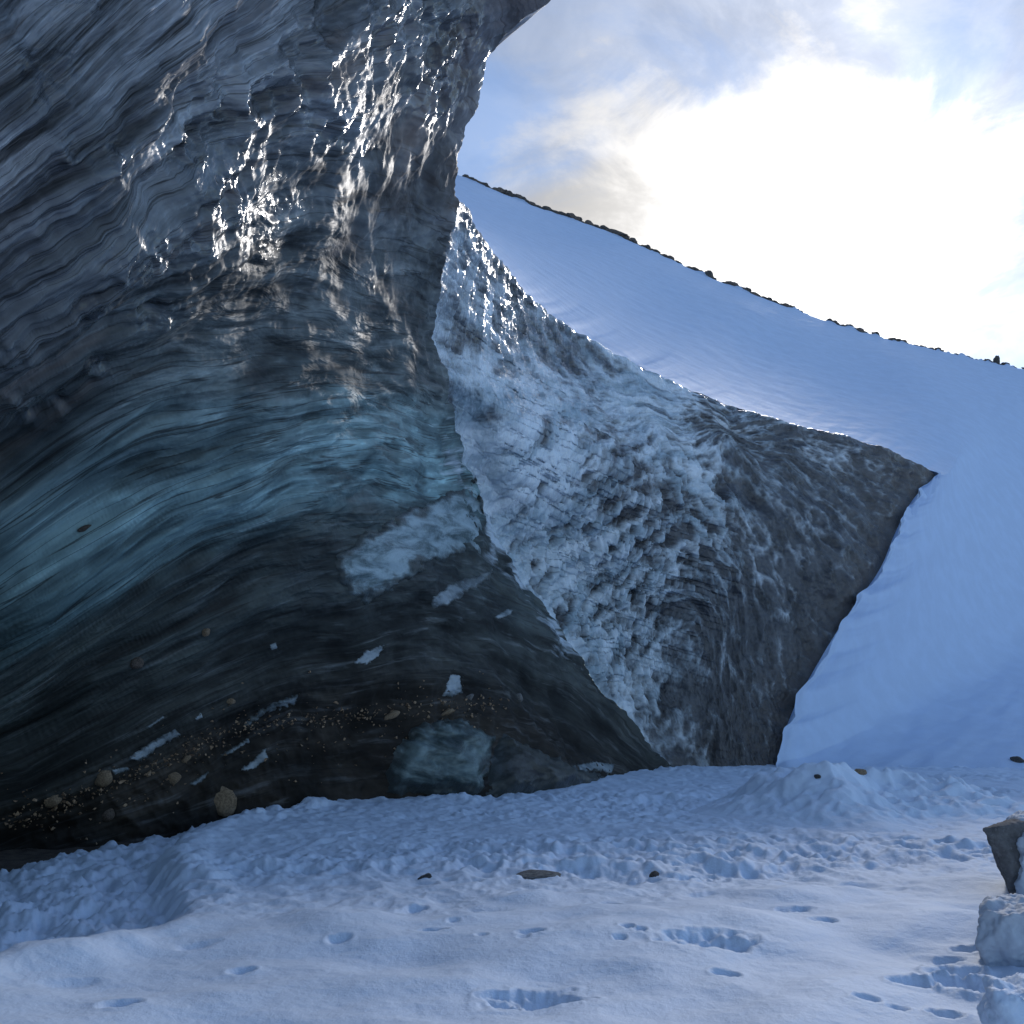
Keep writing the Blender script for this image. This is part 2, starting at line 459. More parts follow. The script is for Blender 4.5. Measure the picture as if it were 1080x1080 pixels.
# --- the overhanging shaded wall
nv_in, nv_top, nu = 470, 46, 600
a_py = np.array([p[1] for p in ARRIS], float)
tt = np.linspace(0, 1, 4000); arc = polyline([(a, b) for a, b, _ in ARRIS], tt)
rows_y = np.concatenate([np.linspace(850, -40, nv_in), np.linspace(-60, -480, nv_top)])
rows_t = np.interp(-rows_y, -arc[:, 1], tt)
arow = polyline([(a, b) for a, b, _ in ARRIS], rows_t)
ux = np.concatenate([np.linspace(0, 0.46, 70), np.linspace(0.465, 1, nu - 70)])
BASE = [(-700, 1120), (-300, 1010), (0, 935), (130, 900), (250, 885), (400, 868), (560, 860), (725, 850)]
bx, by = zip(*BASE)
yb = np.interp(-700 + ux * 1425, bx, by)
fr = (850 - arow[:, 1]) / (850 + 480)
PX = -700 + ux[None] * (arow[:, :1] + 700)
PY = yb[None] + fr[:, None] * (-480 - yb[None])
PY[:, -1] = arow[:, 1]
D = np.exp(depth_fn(np.stack([PX, PY], -1)))
W0 = at(PX, PY, D)
S = strata_fn(W0)
T = W0 @ np.array([0.55, 0.80, 0.25])
N = grid_normals(W0)
if N[200, 400] @ (CAM - W0[200, 400]) < 0: N = -N
edge = sstep(0.0, 0.04, 1 - ux)[None]          # calmer relief on the arris itself
rel = 0.42 * fbm(T * 0.22, S * 0.5, seed=3, octv=3)
rel = rel + 0.12 * fbm(T * 0.45, S * 1.9, seed=21, octv=3, gain=0.5)
fine = ridged(T * 0.55, S * 3.4, seed=33, octv=5, gain=0.58) - 1.35
rel = rel + 0.04 * fine
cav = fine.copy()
sc = fbm(W0[..., 0] * 0.9 + T * 0.5, W0[..., 1] * 0.9, W0[..., 2] * 1.2, seed=44, octv=4, gain=0.5)
rel = rel + 0.13 * sc * sstep(4.5, 7.5, S)
gl = np.zeros_like(S)
for (gx_, gy_, gr_) in [(330, 40, 26), (300, 85, 30), (250, 105, 34), (200, 155, 26), (112, 165, 20), (65, 165, 14), (40, 80, 30), (70, 10, 24), (150, 262, 20), (115, 275, 18), (190, 250, 14), (80, 315, 18),
                        (345, 130, 20), (385, 165, 12), (465, 95, 30), (500, 50, 34), (400, 20, 30), (30, 440, 22), (70, 435, 12), (10, 365, 14), (230, 205, 24), (160, 330, 20), (110, 395, 18), (440, 20, 40)]:
    gl = np.maximum(gl, np.exp(-((PX - gx_) ** 2 + (PY - gy_) ** 2) / gr_ ** 2))
wet = np.clip(gl * 1.2 + 0.22 * sstep(0.05, 0.5, fbm(T * 0.3, S * 0.8, seed=51, octv=3)) * sstep(4.5, 6.0, S), 0, 1) * (1 - 0.75 * sstep(360, 400, PX) * sstep(120, 170, PY))
step = ridged(W0[..., 1] * 2.2 + S * 0.9, W0[..., 2] * 1.3 - W0[..., 1] * .7, W0[..., 0], seed=49, octv=3, gain=.5) - 1.0
rel = rel + (0.13 * gl + 0.025 * sstep(4.5, 6, S)) * step + (gl * 0.09 + 0.02 * sstep(4.5, 6, S)) * fbm(W0[..., 0] * 3.5, W0[..., 1] * 3.5, W0[..., 2] * 2.4, seed=50, octv=3)
low = sstep(1.2, -0.4, S)
rel = rel + low * 0.10 * (ridged(W0[..., 0] * 1.4 + T * .5, W0[..., 1] * 1.0, W0[..., 2] * 2.2, seed=52, octv=4) - 1.1)
rel = rel - 0.5 * sstep(0.6, -0.5, S) * sstep(560, 350, PX)   # undercut, dirty foot
rag = 0.16 * fbm(W0[..., 2] * 0.9, W0[..., 1] * 0.7, seed=47, octv=5, gain=.6) + 0.05 * fbm(W0[..., 2] * 5, W0[..., 1] * 4, seed=48, octv=3)
WV = W0 + N * (rel * (0.5 + 0.5 * edge))[..., None] + np.array([1.0, -.1, 0.3]) * (rag * sstep(0.035, 0.0, 1 - ux)[None])[..., None]
rime = sstep(0.035, 0.0, 1 - ux)[None] * sstep(400, 480, PY) * sstep(790, 700, PY) * np.clip(0.55 + 0.9 * fbm(W0[..., 2] * 0.8, W0[..., 1] * 0.5, seed=53, octv=4), 0, 1)
rim_glow = sstep(0.10, 0.03, 1 - ux)[None] * sstep(260, 190, PY)  # strip where light through the thin upper edge is painted as colour
# carry the wall on behind the camera's shoulder and back over the top
ext = []
for k in range(6, 0, -1):
    q = WV[:, :1].copy(); f = k / 6.0
    q[..., 0] += -3.0 * f; q[..., 1] += -14.0 * f; ext.append(q)
WX = np.concatenate(ext + [WV], 1)
SX = np.concatenate([np.repeat(S[:, :1], 6, 1), S], 1); TX = np.concatenate([np.repeat(T[:, :1], 6, 1) - np.arange(6, 0, -1) * 2.0, T], 1)
top = []
for k in range(1, 6):
    q = WX[-1:].copy(); f = k / 5.0
    q[..., 0] -= 14 * f; q[..., 2] += 4.5 * f ** 0.6; top.append(q)
WX = np.concatenate([WX] + top, 0)
SX = np.concatenate([SX] + [SX[-1:]] * 5, 0); TX = np.concatenate([TX] + [TX[-1:]] * 5, 0)
pad = lambda A: np.concatenate([np.concatenate([np.repeat(A[:, :1], 6, 1), A], 1), np.zeros((5, A.shape[1] + 6))], 0)
wall_me = grid_mesh("overhanging_wall", WX, {'strata': SX, 'flow': TX, 'cavity': pad(cav), 'wet': pad(wet), 'rime': pad(rime), 'rim_glow': pad(rim_glow)})
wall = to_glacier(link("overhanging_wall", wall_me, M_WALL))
arris3 = WV[:, -1].copy()                       # displaced arris, shared by the outer face

# --- the frosted outer face: a patch between arris, lip, right edge and foot
jB = int(np.argmin(np.abs(arow[:, 1] - 205)))
LIP = [(484, 205, 16.0), (520, 262, 19.6), (560, 312, 23.2), (600, 345, 25.6), (650, 374, 27.4), (700, 398, 28.7), (770, 426, 30.2), (830, 446, 31.2),
       (900, 462, 32.4), (950, 480, 33.4), (987, 501, 34.3)]
EDGE = [(812, 850, 27.2), (820, 800, 27.8), (836, 750, 28.6), (868, 690, 29.6), (900, 640, 30.6), (928, 600, 31.5), (945, 560, 32.6), (962, 528, 33.5), (987, 501, 34.3)]
nt_, ns_ = 460, 430
tq = np.linspace(0, 1, nt_)
jj = np.linspace(0, jB, nt_)
cl = np.stack([np.interp(jj, np.arange(len(arris3)), arris3[:, k]) for k in range(3)], -1)


def curve3(pts, n):
    q = polyline([(a, b, c) for a, b, c in pts], np.linspace(0, 1, n))
    return at(q[:, 0], q[:, 1], q[:, 2])


cr = curve3(EDGE, nt_); ct = curve3(LIP, ns_)
ct = ct + (cl[-1] - ct[0]) * (1 - np.linspace(0, 1, ns_))[:, None]
cb = cl[0] + (cr[0] - cl[0]) * np.linspace(0, 1, ns_)[:, None]
s_, t_ = np.linspace(0, 1, ns_)[None, :, None], tq[:, None, None]
FV = ((1 - s_) * cl[:, None] + s_ * cr[:, None] + (1 - t_) * cb[None] + t_ * ct[None]
      - ((1 - s_) * (1 - t_) * cl[0] + s_ * (1 - t_) * cr[0] + (1 - s_) * t_ * cl[-1] + s_ * t_ * cr[-1]))
# the crest leans back from a forward break in the face
s2_, t2_ = s_[..., 0], t_[..., 0]
lean = 2.7 * sstep(0.0, 0.22, s2_) * sstep(0.85, 0.35, s2_) * np.where(t2_ > 0.72, np.exp(-((t2_ - 0.72) / 0.15) ** 2), np.exp(-((t2_ - 0.72) / 0.30) ** 2))
lean = lean * sstep(1.0, 0.93, t2_)
vd = CAM - FV; vd /= np.linalg.norm(vd, axis=-1, keepdims=True)
FV = FV + vd * lean[..., None]
FN = grid_normals(FV)
if FN[200, 200] @ (CAM - FV[200, 200]) < 0: FN = -FN
s2_, t2_ = s_[..., 0], t_[..., 0]
bell = np.sin(math.pi * s2_) * np.sin(math.pi * t2_)


def project(V):
    r = V - CAM
    zc = r[..., 1] * cp + r[..., 2] * sp; yc = -r[..., 1] * sp + r[..., 2] * cp
    return 540 + F * r[..., 0] / zc, 540 - F * yc / zc


STRATA_FACE = {
    5.2: [(486, 215), (560, 318), (650, 380), (760, 428)],
    4.7: [(465, 330), (520, 356), (600, 398), (690, 418)],
    4.0: [(485, 440), (560, 428), (640, 432), (740, 450), (850, 468), (980, 506)],
    3.0: [(505, 540), (570, 490), (660, 455), (770, 462), (870, 520), (930, 580)],
    2.0: [(540, 600), (620, 540), (710, 510), (790, 545), (840, 640), (860, 700)],
    1.0: [(590, 650), (650, 590), (715, 570), (765, 630), (790, 720), (805, 800)],
    0.0: [(640, 720), (690, 650), (725, 650), (745, 720), (745, 800)]}
# points on the patch nearest to those pixels
fpx, fpy = project(FV)
sub = (slice(0, None, 6), slice(0, None, 6))
lp, lpx, lpy = FV[sub].reshape(-1, 3), fpx[sub].ravel(), fpy[sub].ravel()


def on_face(x, y): return lp[np.argmin((lpx - x) ** 2 + (lpy - y) ** 2)]


q_, v2_ = [], []
for v, pl in STRATA_FACE.items():
    for k in polyline(pl, np.linspace(0, 1, 8)):
        q_.append(on_face(*k)); v2_.append(v + RNG.normal() * 1e-3)
FS = TPS(q_, v2_, 3, 3e-2)(FV)


def spread(lst, lam=2e-2):
    P = np.array([on_face(a, b) for a, b, _ in lst]) + RNG.normal(size=(len(lst), 3)) * 1e-3
    return np.clip(TPS(P, [c for *_, c in lst], 3, lam)(FV), 0, 1)


frost = spread([(490, 260, .45), (480, 340, .45), (540, 340, .25), (520, 420, .75), (600, 385, .4), (600, 440, .85), (700, 410, .75), (660, 425, .8), (560, 560, .85), (650, 480, .45), (620, 500, .5),
                (530, 500, .9), (600, 590, .8), (620, 650, .7), (680, 740, .45), (740, 450, .35), (740, 520, .65), (690, 540, .4), (720, 650, .2), (660, 690, .6), (690, 620, .45), (760, 720, .1), (800, 480, .3),
                (800, 540, .2), (850, 550, .12), (780, 430, .35), (850, 460, .25), (900, 500, .2), (900, 560, .08), (960, 510, .0), (870, 650, .06), (820, 760, .0), (720, 785, .2), (800, 650, .12), (650, 760, .4)])
dirt = spread([(500, 300, .1), (560, 560, 0), (700, 500, .3), (740, 440, .5), (800, 500, .15), (850, 560, .1), (900, 490, .3), (960, 510, .9), (930, 570, .8), (870, 600, .2), (890, 640, .8), (830, 660, .1), (850, 700, .8), (820, 780, 1), (760, 700, .1), (680, 740, .1)])
glaze = spread([(490, 260, 1), (480, 380, 1), (560, 350, 1), (640, 390, .8), (740, 420, .6), (560, 450, .5), (600, 560, .1), (700, 650, 0), (850, 550, .1), (900, 600, 0), (640, 480, .3), (600, 400, .8), (700, 410, .7)])
FT = FV @ np.array([0.75, 0.55, 0.35]) - 0.5 * FV @ np.array([0, 0, 1.0]) * sstep(3.0, 1.0, FS)
edge_f = sstep(0, 0.03, s2_) * sstep(0, 0.03, 1 - s2_)
frel = 0.9 * bell * 0.5
FH = FV[..., 0] + 0.6 * FV[..., 1]; FZ = FV[..., 2]
lip_w = sstep(0.80, 1.0, t2_) * sstep(0.85, 0.6, s2_)
dry = 1 - 0.9 * glaze
wrp = 0.8 * fbm(FV[..., 0] * .5 + FZ * .3, FV[..., 1] * .4 - FZ * .25, seed=64, octv=2)
frel = frel + edge_f * dry * (0.32 * fbm(FH * 0.25, FZ * 0.25, FS * 0.8, seed=60, octv=3) + 0.16 * fbm(FH * 0.6, FZ * 0.6, FS * 2.6, seed=61, octv=5, gain=.58))
scal = ridged(FH * 0.75, FZ * 0.75, FS * 3.6, seed=67, octv=5, gain=.6) - 1.4
frel = frel + edge_f * 0.07 * scal * dry
fcav = scal * 1.0
drip = sstep(0.15, 0.6, frost) * sstep(3.4, 1.6, FS)
drp = ridged(FH * 1.9 + FZ * .5, FZ * 1.0 - FH * .3, FV[..., 1] * .7, seed=62, octv=5, gain=.58) - 1.3
frel = frel + edge_f * drip * 0.19 * drp
frel = frel + edge_f * glaze * (0.11 * (ridged(FV[..., 1] * 0.8 + FV[..., 0] * 1.1 + FZ * .45 + wrp, FZ * 0.33 - FV[..., 1] * .21 + wrp, seed=65, octv=4, gain=.55) - 1.1) + 0.05 * fbm(FV[..., 1] * 2.3 + FZ * 1.1, FV[..., 0] * 2.1 - FZ * .9 + wrp, seed=68, octv=4, gain=.6))
frel = frel + edge_f * 0.03 * dry * fbm(FV[..., 0] * 3.0, FV[..., 1] * 3.0, FV[..., 2] * 3.0, seed=66, octv=4, gain=.62)
fcav = fcav + 0.9 * drip * drp
FV = FV + FN * frel[..., None]
# roll the lip back under the hill snow
roll = []
for k, (dy, dz) in enumerate([(0.18, 0.10), (0.45, 0.16), (0.9, 0.10), (1.6, -0.15), (2.6, -0.7)]):
    q = FV[-1:].copy(); w = (1 - s2_[..., None]) * 0.55 + 0.45
    q[..., 1:2] += dy * w; q[..., 0:1] += dy * w * -0.3; q[..., 2:3] += dz * w; roll.append(q)
FX = np.concatenate([FV] + roll, 0)
ex_ = lambda a: np.concatenate([a] + [a[-1:]] * 5, 0)
face_me = grid_mesh("outer_face", FX, {'strata': ex_(FS), 'flow': ex_(FT), 'cavity': ex_(fcav), 'frost': ex_(frost), 'dirt': ex_(dirt), 'glaze': ex_(glaze)})
face = to_glacier(link("outer_face", face_me, M_FACE))

# --- the cut side of the wall above the lip, turned away from the camera
ja = jB - 6
src = np.concatenate([arris3[ja:], WX[-5:, -1]], 0)
away = []
for k in range(10):
    f = k / 9.0
    off = np.array([-5.0, 6.5, 0.8]) * f ** 1.2
    q = src + off
    if k: q = q + 0.25 * np.stack([perlin(src[:, 0] * 2 + k, src[:, 2] * 2, seed=70 + i) for i in range(3)], -1) * f
    away.append(q)
AV = np.stack(away, 1)
side = to_glacier(link("side_face", grid_mesh("side_face", AV, {'strata': np.full(AV.shape[:2], 7.0) + AV[..., 2] * .3, 'flow': AV[..., 1]}), M_WALL))

# ------------------------------------------------------------------ ground
BANK = np.array([ground_at(x, y)[:2] for x, y in [(-420, 1130), (-120, 1062), (0, 1024), (90, 1000), (150, 984), (186, 968), (196, 945), (186, 915), (178, 893), (215, 872), (262, 857), (330, 846)]])


RUBBLE = np.array([ground_at(x, y, -0.35)[:2] for x, y in [(-420, 1010), (-150, 955), (0, 922), (80, 905), (140, 893), (200, 880), (262, 866), (330, 858)]])


def bank_dist(X, Y, BANK=BANK):
    """signed distance to the snow bank's edge, positive on the wall's side"""
    best = np.full(X.shape, 1e9); sgn = np.zeros(X.shape)
    for a, b in zip(BANK[:-1], BANK[1:]):
        d = b - a; L = d @ d
        t = np.clip(((X - a[0]) * d[0] + (Y - a[1]) * d[1]) / L, 0, 1)
        ex, ey = X - a[0] - t * d[0], Y - a[1] - t * d[1]
        r = np.hypot(ex, ey); c = d[0] * (Y - a[1]) - d[1] * (X - a[0])
        m = r < best
        best = np.where(m, r, best); sgn = np.where(m, np.sign(c), sgn)
    return best * sgn


PRINTS = [  # px, py, length m, width m, turn, depth m, ragged
    (745, 1003, .60, .26, 0.1, .10, 1), (560, 1056, .52, .22, 0.15, .10, 1), (357, 997, .17, .09, 0.2, .05, 0), (255, 1026, .17, .085, 0.3, .05, 0),
    (125, 1071, .22, .085, 0.4, .05, 0), (440, 957, .18, .1, 0, .04, 0), (455, 988, .24, .08, 0, .05, 0), (478, 979, .1, .07, 0, .03, 0), (508, 997, .1, .06, 0, .03, 0),
    (560, 996, .2, .08, 0, .05, 0), (552, 1000, .1, .06, 0, .03, 0), (662, 994, .1, .08, 0.4, .05, 0), (676, 997, .1, .07, -0.3, .05, 0), (654, 1003, .1, .06, 0, .05, 0),
    (766, 1033, .17, .085, -0.1, .06, 0), (915, 1064, .14, .07, -.2, .05, 0), (948, 1070, .12, .05, 0, .04, 0), (965, 1041, .24, .13, 0, .09, 1), (870, 975, .2, .1, .3, .05, 1),
    (840, 960, .3, .1, 0, .05, 1), (1030, 1045, .34, .3, 0.6, .26, 1), (1010, 1025, .3, .2, 0.2, .16, 1), (1000, 1075, .16, .07, 0, .06, 0), (985, 1072, .1, .05, .5, .04, 0),
    (205, 1000, .3, .1, .5, .03, 0), (70, 1042, .35, .1, .6, .03, 0), (640, 955, .3, .12, 0, .04, 1), (1000, 1007, .2, .08, 0, .05, 0), (1020, 1000, .22, .08, 0, .06, 0)]
PR = []
for (px, py, ln, wd, ro, dp, rg) in PRINTS:
    g = ground_at(px, py); PR.append((g[0], g[1], ln, wd, ro, dp, rg))


def ground_z(X, Y):
    r = np.hypot(X, Y)
    n_edge = fbm(X * 0.7, Y * 0.5, seed=5, octv=4)
    d = bank_dist(X, Y) + 0.06 * fbm(X * 3, Y * 3, seed=6)
    smooth = 1 - sstep(7.6, 8.6, Y - 0.10 * X + 0.9 * n_edge)          # wind packed drift in front
    smooth = np.maximum(smooth, 1 - sstep(2.5, 3.5, Y))
    # broad shape
    z = 0.05 * fbm(X * 0.25, Y * 0.3, seed=1, octv=3)
    z = z + smooth * (0.13 * fbm(X * 0.6 + Y * 0.3, Y * 0.8 - X * .2, seed=2, octv=3, gain=.4) + 0.05)
    z = z + smooth * 0.004 * fbm(X * 9, Y * 14, seed=8, octv=3)
    # trampled snow further in
    tr = 1 - smooth
    amp = 0.40 + 0.75 * sstep(-0.35, 0.45, fbm(X * 0.16, Y * 0.42, seed=9, octv=3))
    lump = 0.05 * fbm(X * 0.8, Y * 0.6, seed=10, octv=3) + 0.032 * (ridged(X * 2.6, Y * 1.5, seed=12, octv=5, gain=.62) - 1.25) + 0.03 * fbm(X * 5, Y * 4, seed=13, octv=3)
    dn = dents(X, Y, 0.6, 77, 0.045) + dents(X, Y, 0.33, 78, 0.035) + dents(X + .3 * Y, Y, 1.3, 79, 0.05)
    z = z + tr * amp * (lump + dn)
    near_r = sstep(2.2, 3.6, X) * (1 - sstep(6.4, 7.2, Y))
    z = z + near_r * smooth * (dents(X, Y, 0.28, 80, 0.025))
    # prints and postholes
    for (gx, gy, ln, wd, ro, dp, rg) in PR:
        m = (np.abs(X - gx) < ln * 2.2) & (np.abs(Y - gy) < ln * 2.2)
        if not m.any(): continue
        x, y = X[m] - gx, Y[m] - gy
        e = (x * math.cos(ro) + y * math.sin(ro)) / (ln * 0.5); w = (-x * math.sin(ro) + y * math.cos(ro)) / (wd * 0.75)
        q = np.hypot(e, w)
        q = q + 0.18 * fbm(x * 9 + gx, y * 9 + gy, seed=90, octv=3)
        if rg: q = q + 0.40 * fbm(x * 7 + gx, y * 7, seed=91, octv=4)
        z[m] += -0.75 * dp * (1 - sstep(0.25, 1.3, q)) * (1 + (0.7 * fbm(x * 11, y * 11, seed=92) if rg else 0)) + 0.12 * dp * np.exp(-(q - 1.25) ** 2 * 14)
    # the bank falls to the rubble and the bare silt at the wall's foot
    on = sstep(-0.05, 0.25, d)
    rub = 0.05 * (ridged(X * 2.2 + Y, Y * 1.6, seed=14, octv=5, gain=.62) - 1.1) + 0.06 * fbm(X * 1.6, Y * 1.6, seed=15, octv=4, gain=.55) + dents(X, Y, 0.5, 81, 0.045) + dents(X, Y, 0.27, 82, 0.022)
    d2 = bank_dist(X, Y, RUBBLE) + 0.25 * fbm(X * 1.1, Y * 1.1, seed=16, octv=4)
    z = z + on * (-0.22 - 0.06 * np.clip(d, 0, 6) + rub) + 0.07 * np.exp(-((d + 0.22) / 0.22) ** 2) * sstep(3.5, 5, Y) - 0.75 * sstep(-0.1, 0.6, d2)
    far = sstep(60, 200, r)
    return z * (1 - far)


radii = np.concatenate([np.linspace(0.2, 3.9, 26), 4.0 * np.exp(np.linspace(0, math.log(32 / 4.0), 520)), 34 * np.exp(np.linspace(0, math.log(1500 / 34.0), 40))])
az = np.concatenate([np.radians(np.linspace(-40, 40, 760)), np.radians(np.linspace(42, 318, 90))])
GX, GY = radii[:, None] * np.sin(az)[None], radii[:, None] * np.cos(az)[None]
GV = np.stack([GX, GY, ground_z(GX, GY)], -1)
ground = link("ground", grid_mesh("ground", GV, flip=True, wrap=True), M_SNOW); tag(ground, kind="structure")


def gz(x, y): return float(ground_z(np.array([[x]], float), np.array([[y]], float))[0, 0])


# bare frozen silt along the foot of the wall
dx, dy = np.meshgrid(np.linspace(-11, -2.5, 170), np.linspace(6.5, 17.5, 200))
dz = -0.40 + 0.05 * fbm(dx * 1.4, dy * 1.4, seed=30, octv=5)
dirt_o = link("dirt_path", grid_mesh("dirt_path", np.stack([dx, dy, dz], -1)), M_DIRT); tag(dirt_o, kind="structure")

# ------------------------------------------------------------------ snow hill behind
LU = [((430, 190, 18.5), (380, 148, 94)), ((481, 212, 19.6), (487, 186, 90)), ((519, 266, 22.3), (560, 216, 87)), ((559, 315, 25.3), (640, 243, 84)),
      ((599, 348, 27.2), (700, 270, 82)), ((652, 377, 28.6), (750, 293, 80)), ((702, 400, 29.7), (810, 316, 79)), ((772, 429, 31.0), (870, 338, 78)),
      ((832, 448, 31.9), (930, 356, 77)), ((902, 464, 32.9), (975, 366, 76)), ((952, 482, 33.6), (1010, 374, 75.5)), ((988, 500, 34.2), (1050, 383, 75)),
      ((963, 528, 33.2), (1080, 389, 74.5)), ((946, 560, 32.2), (1110, 398, 74)), ((929, 600, 31.1), (1150, 412, 73.5)), ((901, 640, 30.1), (1190, 428, 73)),
      ((868, 690, 29.1), (1230, 444, 72.5)), ((836, 750, 28.1), (1280, 466, 72)), ((820, 806, 27.2), (1330, 490, 71)), ((832, 835, 25.0), (1360, 503, 70.5)), ((880, 850, 23.3), (1410, 527, 70)),
      ((1000, 850, 22.5), (1500, 570, 68)), ((1200, 860, 22), (1700, 650, 66)), ((1700, 880, 20), (2600, 780, 60))]
uu = np.linspace(0, len(LU) - 1, 520)
Lp = np.stack([np.interp(uu, np.arange(len(LU)), [l[k] for l, _ in LU]) for k in range(3)], -1)
Up = np.stack([np.interp(uu, np.arange(len(LU)), [u[k] for _, u in LU]) for k in range(3)], -1)
L3, U3 = at(*Lp.T), at(*Up.T)
em = sstep(9.5, 11.5, uu) * sstep(19, 18, uu)
L3[:, 0] += em * 0.5 * fbm(uu * 1.1, uu * 0, seed=43, octv=4, gain=.45); L3[:, 2] += (1 - em) * 0.12 * fbm(uu * 2.3, uu * 0, seed=46, octv=4, gain=.6) * (uu < 18)
ww = np.linspace(0, 1, 260) ** 1.6
HV = L3[None] + (U3 - L3)[None] * ww[:, None, None]
# even out the fall lines away from the border curves, then let the slope sag a little
zs = HV.copy()
for _ in range(220):
    zs[:, 1:-1] = zs[:, 1:-1] * .5 + (zs[:, :-2] + zs[:, 2:]) * .25
HV += (zs - HV) * (np.where((uu < 11)[None], sstep(0.03, 0.35, ww)[:, None], sstep(0.0, 0.10, ww)[:, None])[..., None] * sstep(0, 0.1, 1 - ww)[:, None, None])
HV[..., 2] -= 1.7 * (np.sin(math.pi * ww ** 0.75))[:, None]
wz = ww[:, None]
HV += (np.exp(-((ww[:, None] * 50 - 0.45) / 0.35) ** 2) * em[None] * (0.7 + 0.5 * fbm(uu * 1.3, uu * 0, seed=45, octv=3))[None])[..., None] * np.array([-0.12, -0.32, 0.10])
hx, hy = HV[..., 0], HV[..., 1]
HV[..., 2] += (0.7 * fbm((hx - hy * 0.42) * 0.09, hy * 0.02, seed=40, octv=2) * sstep(0.05, 0.4, wz) * sstep(1.0, .75, wz)
               + 0.05 * fbm((hx + hy) * 0.28, (hy - hx) * 0.9, seed=41, octv=5) * sstep(0.0, 0.03, wz))
HV[-1, :, 2] += 0.5 * fbm(uu * 3.0, uu * 0, seed=42, octv=4)
back = []
for dyb, dzb in ((1.5, -.1), (4, -1.5), (12, -7), (60, -34)):
    q = HV[-1:].copy(); q[..., 1] += dyb; q[..., 2] += dzb; back.append(q)
front = []
for f, dzb in ((1.0, -0.5), (0.35, -0.12)):
    q = HV[:1].copy(); q[..., 1] += 0.9 * f; q[..., 0] += 0.25 * f; q[..., 2] += dzb; front.append(q)
HX = np.concatenate(front + [HV] + back, 0)
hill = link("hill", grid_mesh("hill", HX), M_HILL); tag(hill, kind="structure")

# ------------------------------------------------------------------ snow mound at the end of the floor
mx, my = np.meshgrid(np.linspace(2.0, 11.5, 260), np.linspace(11.5, 20.5, 240))
g = np.exp(-(((mx - 4.9) / 1.15) ** 2 + ((my - 15.2) / 1.5) ** 2) ** 0.8) * 0.92
g2 = np.exp(-(((mx - 6.9) / 1.7) ** 2 + ((my - 15.6) / 1.4) ** 2)) * 0.55
mz = np.maximum(g, g2) + 0.35 * np.minimum(g, g2)
mz = mz * (1 + 0.45 * fbm(mx * 0.9, my * 0.9, seed=55, octv=4)) + sstep(0.1, 0.3, mz) * (0.05 * (ridged(mx * 2.0, my * 2.0, seed=56, octv=5, gain=.6) - 1.2) + dents(mx, my, 0.55, 57, .08) * (0.3 + 0.7 * sstep(5.0, 6.0, mx)) + dents(mx, my, 0.3, 58, .04))
mz = mz - 0.12
mound = link("snow_mound", grid_mesh("snow_mound", np.stack([mx, my, mz], -1)), M_SNOW)
tag(mound, "low lumpy snow mound on the floor before the outer ice face", "snow mound")

# ------------------------------------------------------------------ rocks
def rock_mesh(name, mat, seed, scale=(1, 1, 1), planes=13, rough=0.06, sub=4, flat=False):
    r = random.Random(seed)
    bm = bmesh.new(); bmesh.ops.create_icosphere(bm, subdivisions=sub, radius=1.0)
    ns = []
    for k in range(planes):
        v = Vector((r.gauss(0, 1), r.gauss(0, 1), r.gauss(0, 1))).normalized(); ns.append((v, r.uniform(0.55, 0.9)))
    co = np.array([v.co[:] for v in bm.verts])
    rad = np.full(len(co), 1.0)
    for v, d in ns:
        c = co @ np.array(v); rad = np.where(c > 1e-3, np.minimum(rad, d / np.maximum(c, 1e-3)), rad)
    rad = rad * (1 + rough * fbm(co[:, 0] * 3 + seed, co[:, 1] * 3, co[:, 2] * 3, seed=seed, octv=4))
    co = co * rad[:, None] * np.array(scale)
    for v, c in zip(bm.verts, co): v.co = c
    for f in bm.faces: f.smooth = not flat
    me = bpy.data.meshes.new(name); bm.to_mesh(me); bm.free()
    me.materials.append(mat)
    return me


ridge_u = lambda px: np.interp(px, Up[:, 0], np.arange(len(uu)))


def ridge_pt(px):
    i = ridge_u(px); a = int(i); f = i - a
    return HV[-1, a] * (1 - f) + HV[-1, min(a + 1, len(uu) - 1)] * f


M_RIDGE = [mat_rock("ridge_rock", (0.035, 0.031, 0.028), (0.10, 0.085, 0.07), 3), M_ROCK_BROWN]
variants = [rock_mesh("ridge_rock", M_RIDGE[k % 2], 100 + k, s, 7, .16, 3, True) for k, s in enumerate([(1, .8, .6), (1.3, .9, .55), (.9, .9, .8), (1.6, .8, .45), (.8, .7, .9)])]
RG = "rocks along the crest of the snowy hill"
rr = random.Random(5)
notable = [  # px, width px, height px, label
    (748, 15, 13, "upright brown rock standing tallest midway along the snowy crest", 2), (1053, 9, 17, "pointed rock spike standing alone near the low end of the crest", 4),
    (652, 36, 6, "long humped olive brown outcrop on the upper snowy crest", 3), (668, 12, 10, "dark knob at the lower end of the long humped crest outcrop", 0),
    (908, 14, 9, "flat topped rock pair of rounded blocks on the middle lower crest", 1), (774, 16, 7, "low rounded slab just downhill of the tallest crest rock", 1),
    (797, 18, 7, "broad dark ledge on the crest between the tallest rock and the blocks", 3), (812, 12, 7, "small steep block beside the broad dark crest ledge", 2),
    (567, 20, 7, "dark jagged step where the upper crest bends downhill", 0), (942, 12, 6, "small dark slab below the flat topped crest blocks", 1), (968, 14, 6, "long low stone above the pointed crest spike", 3)]


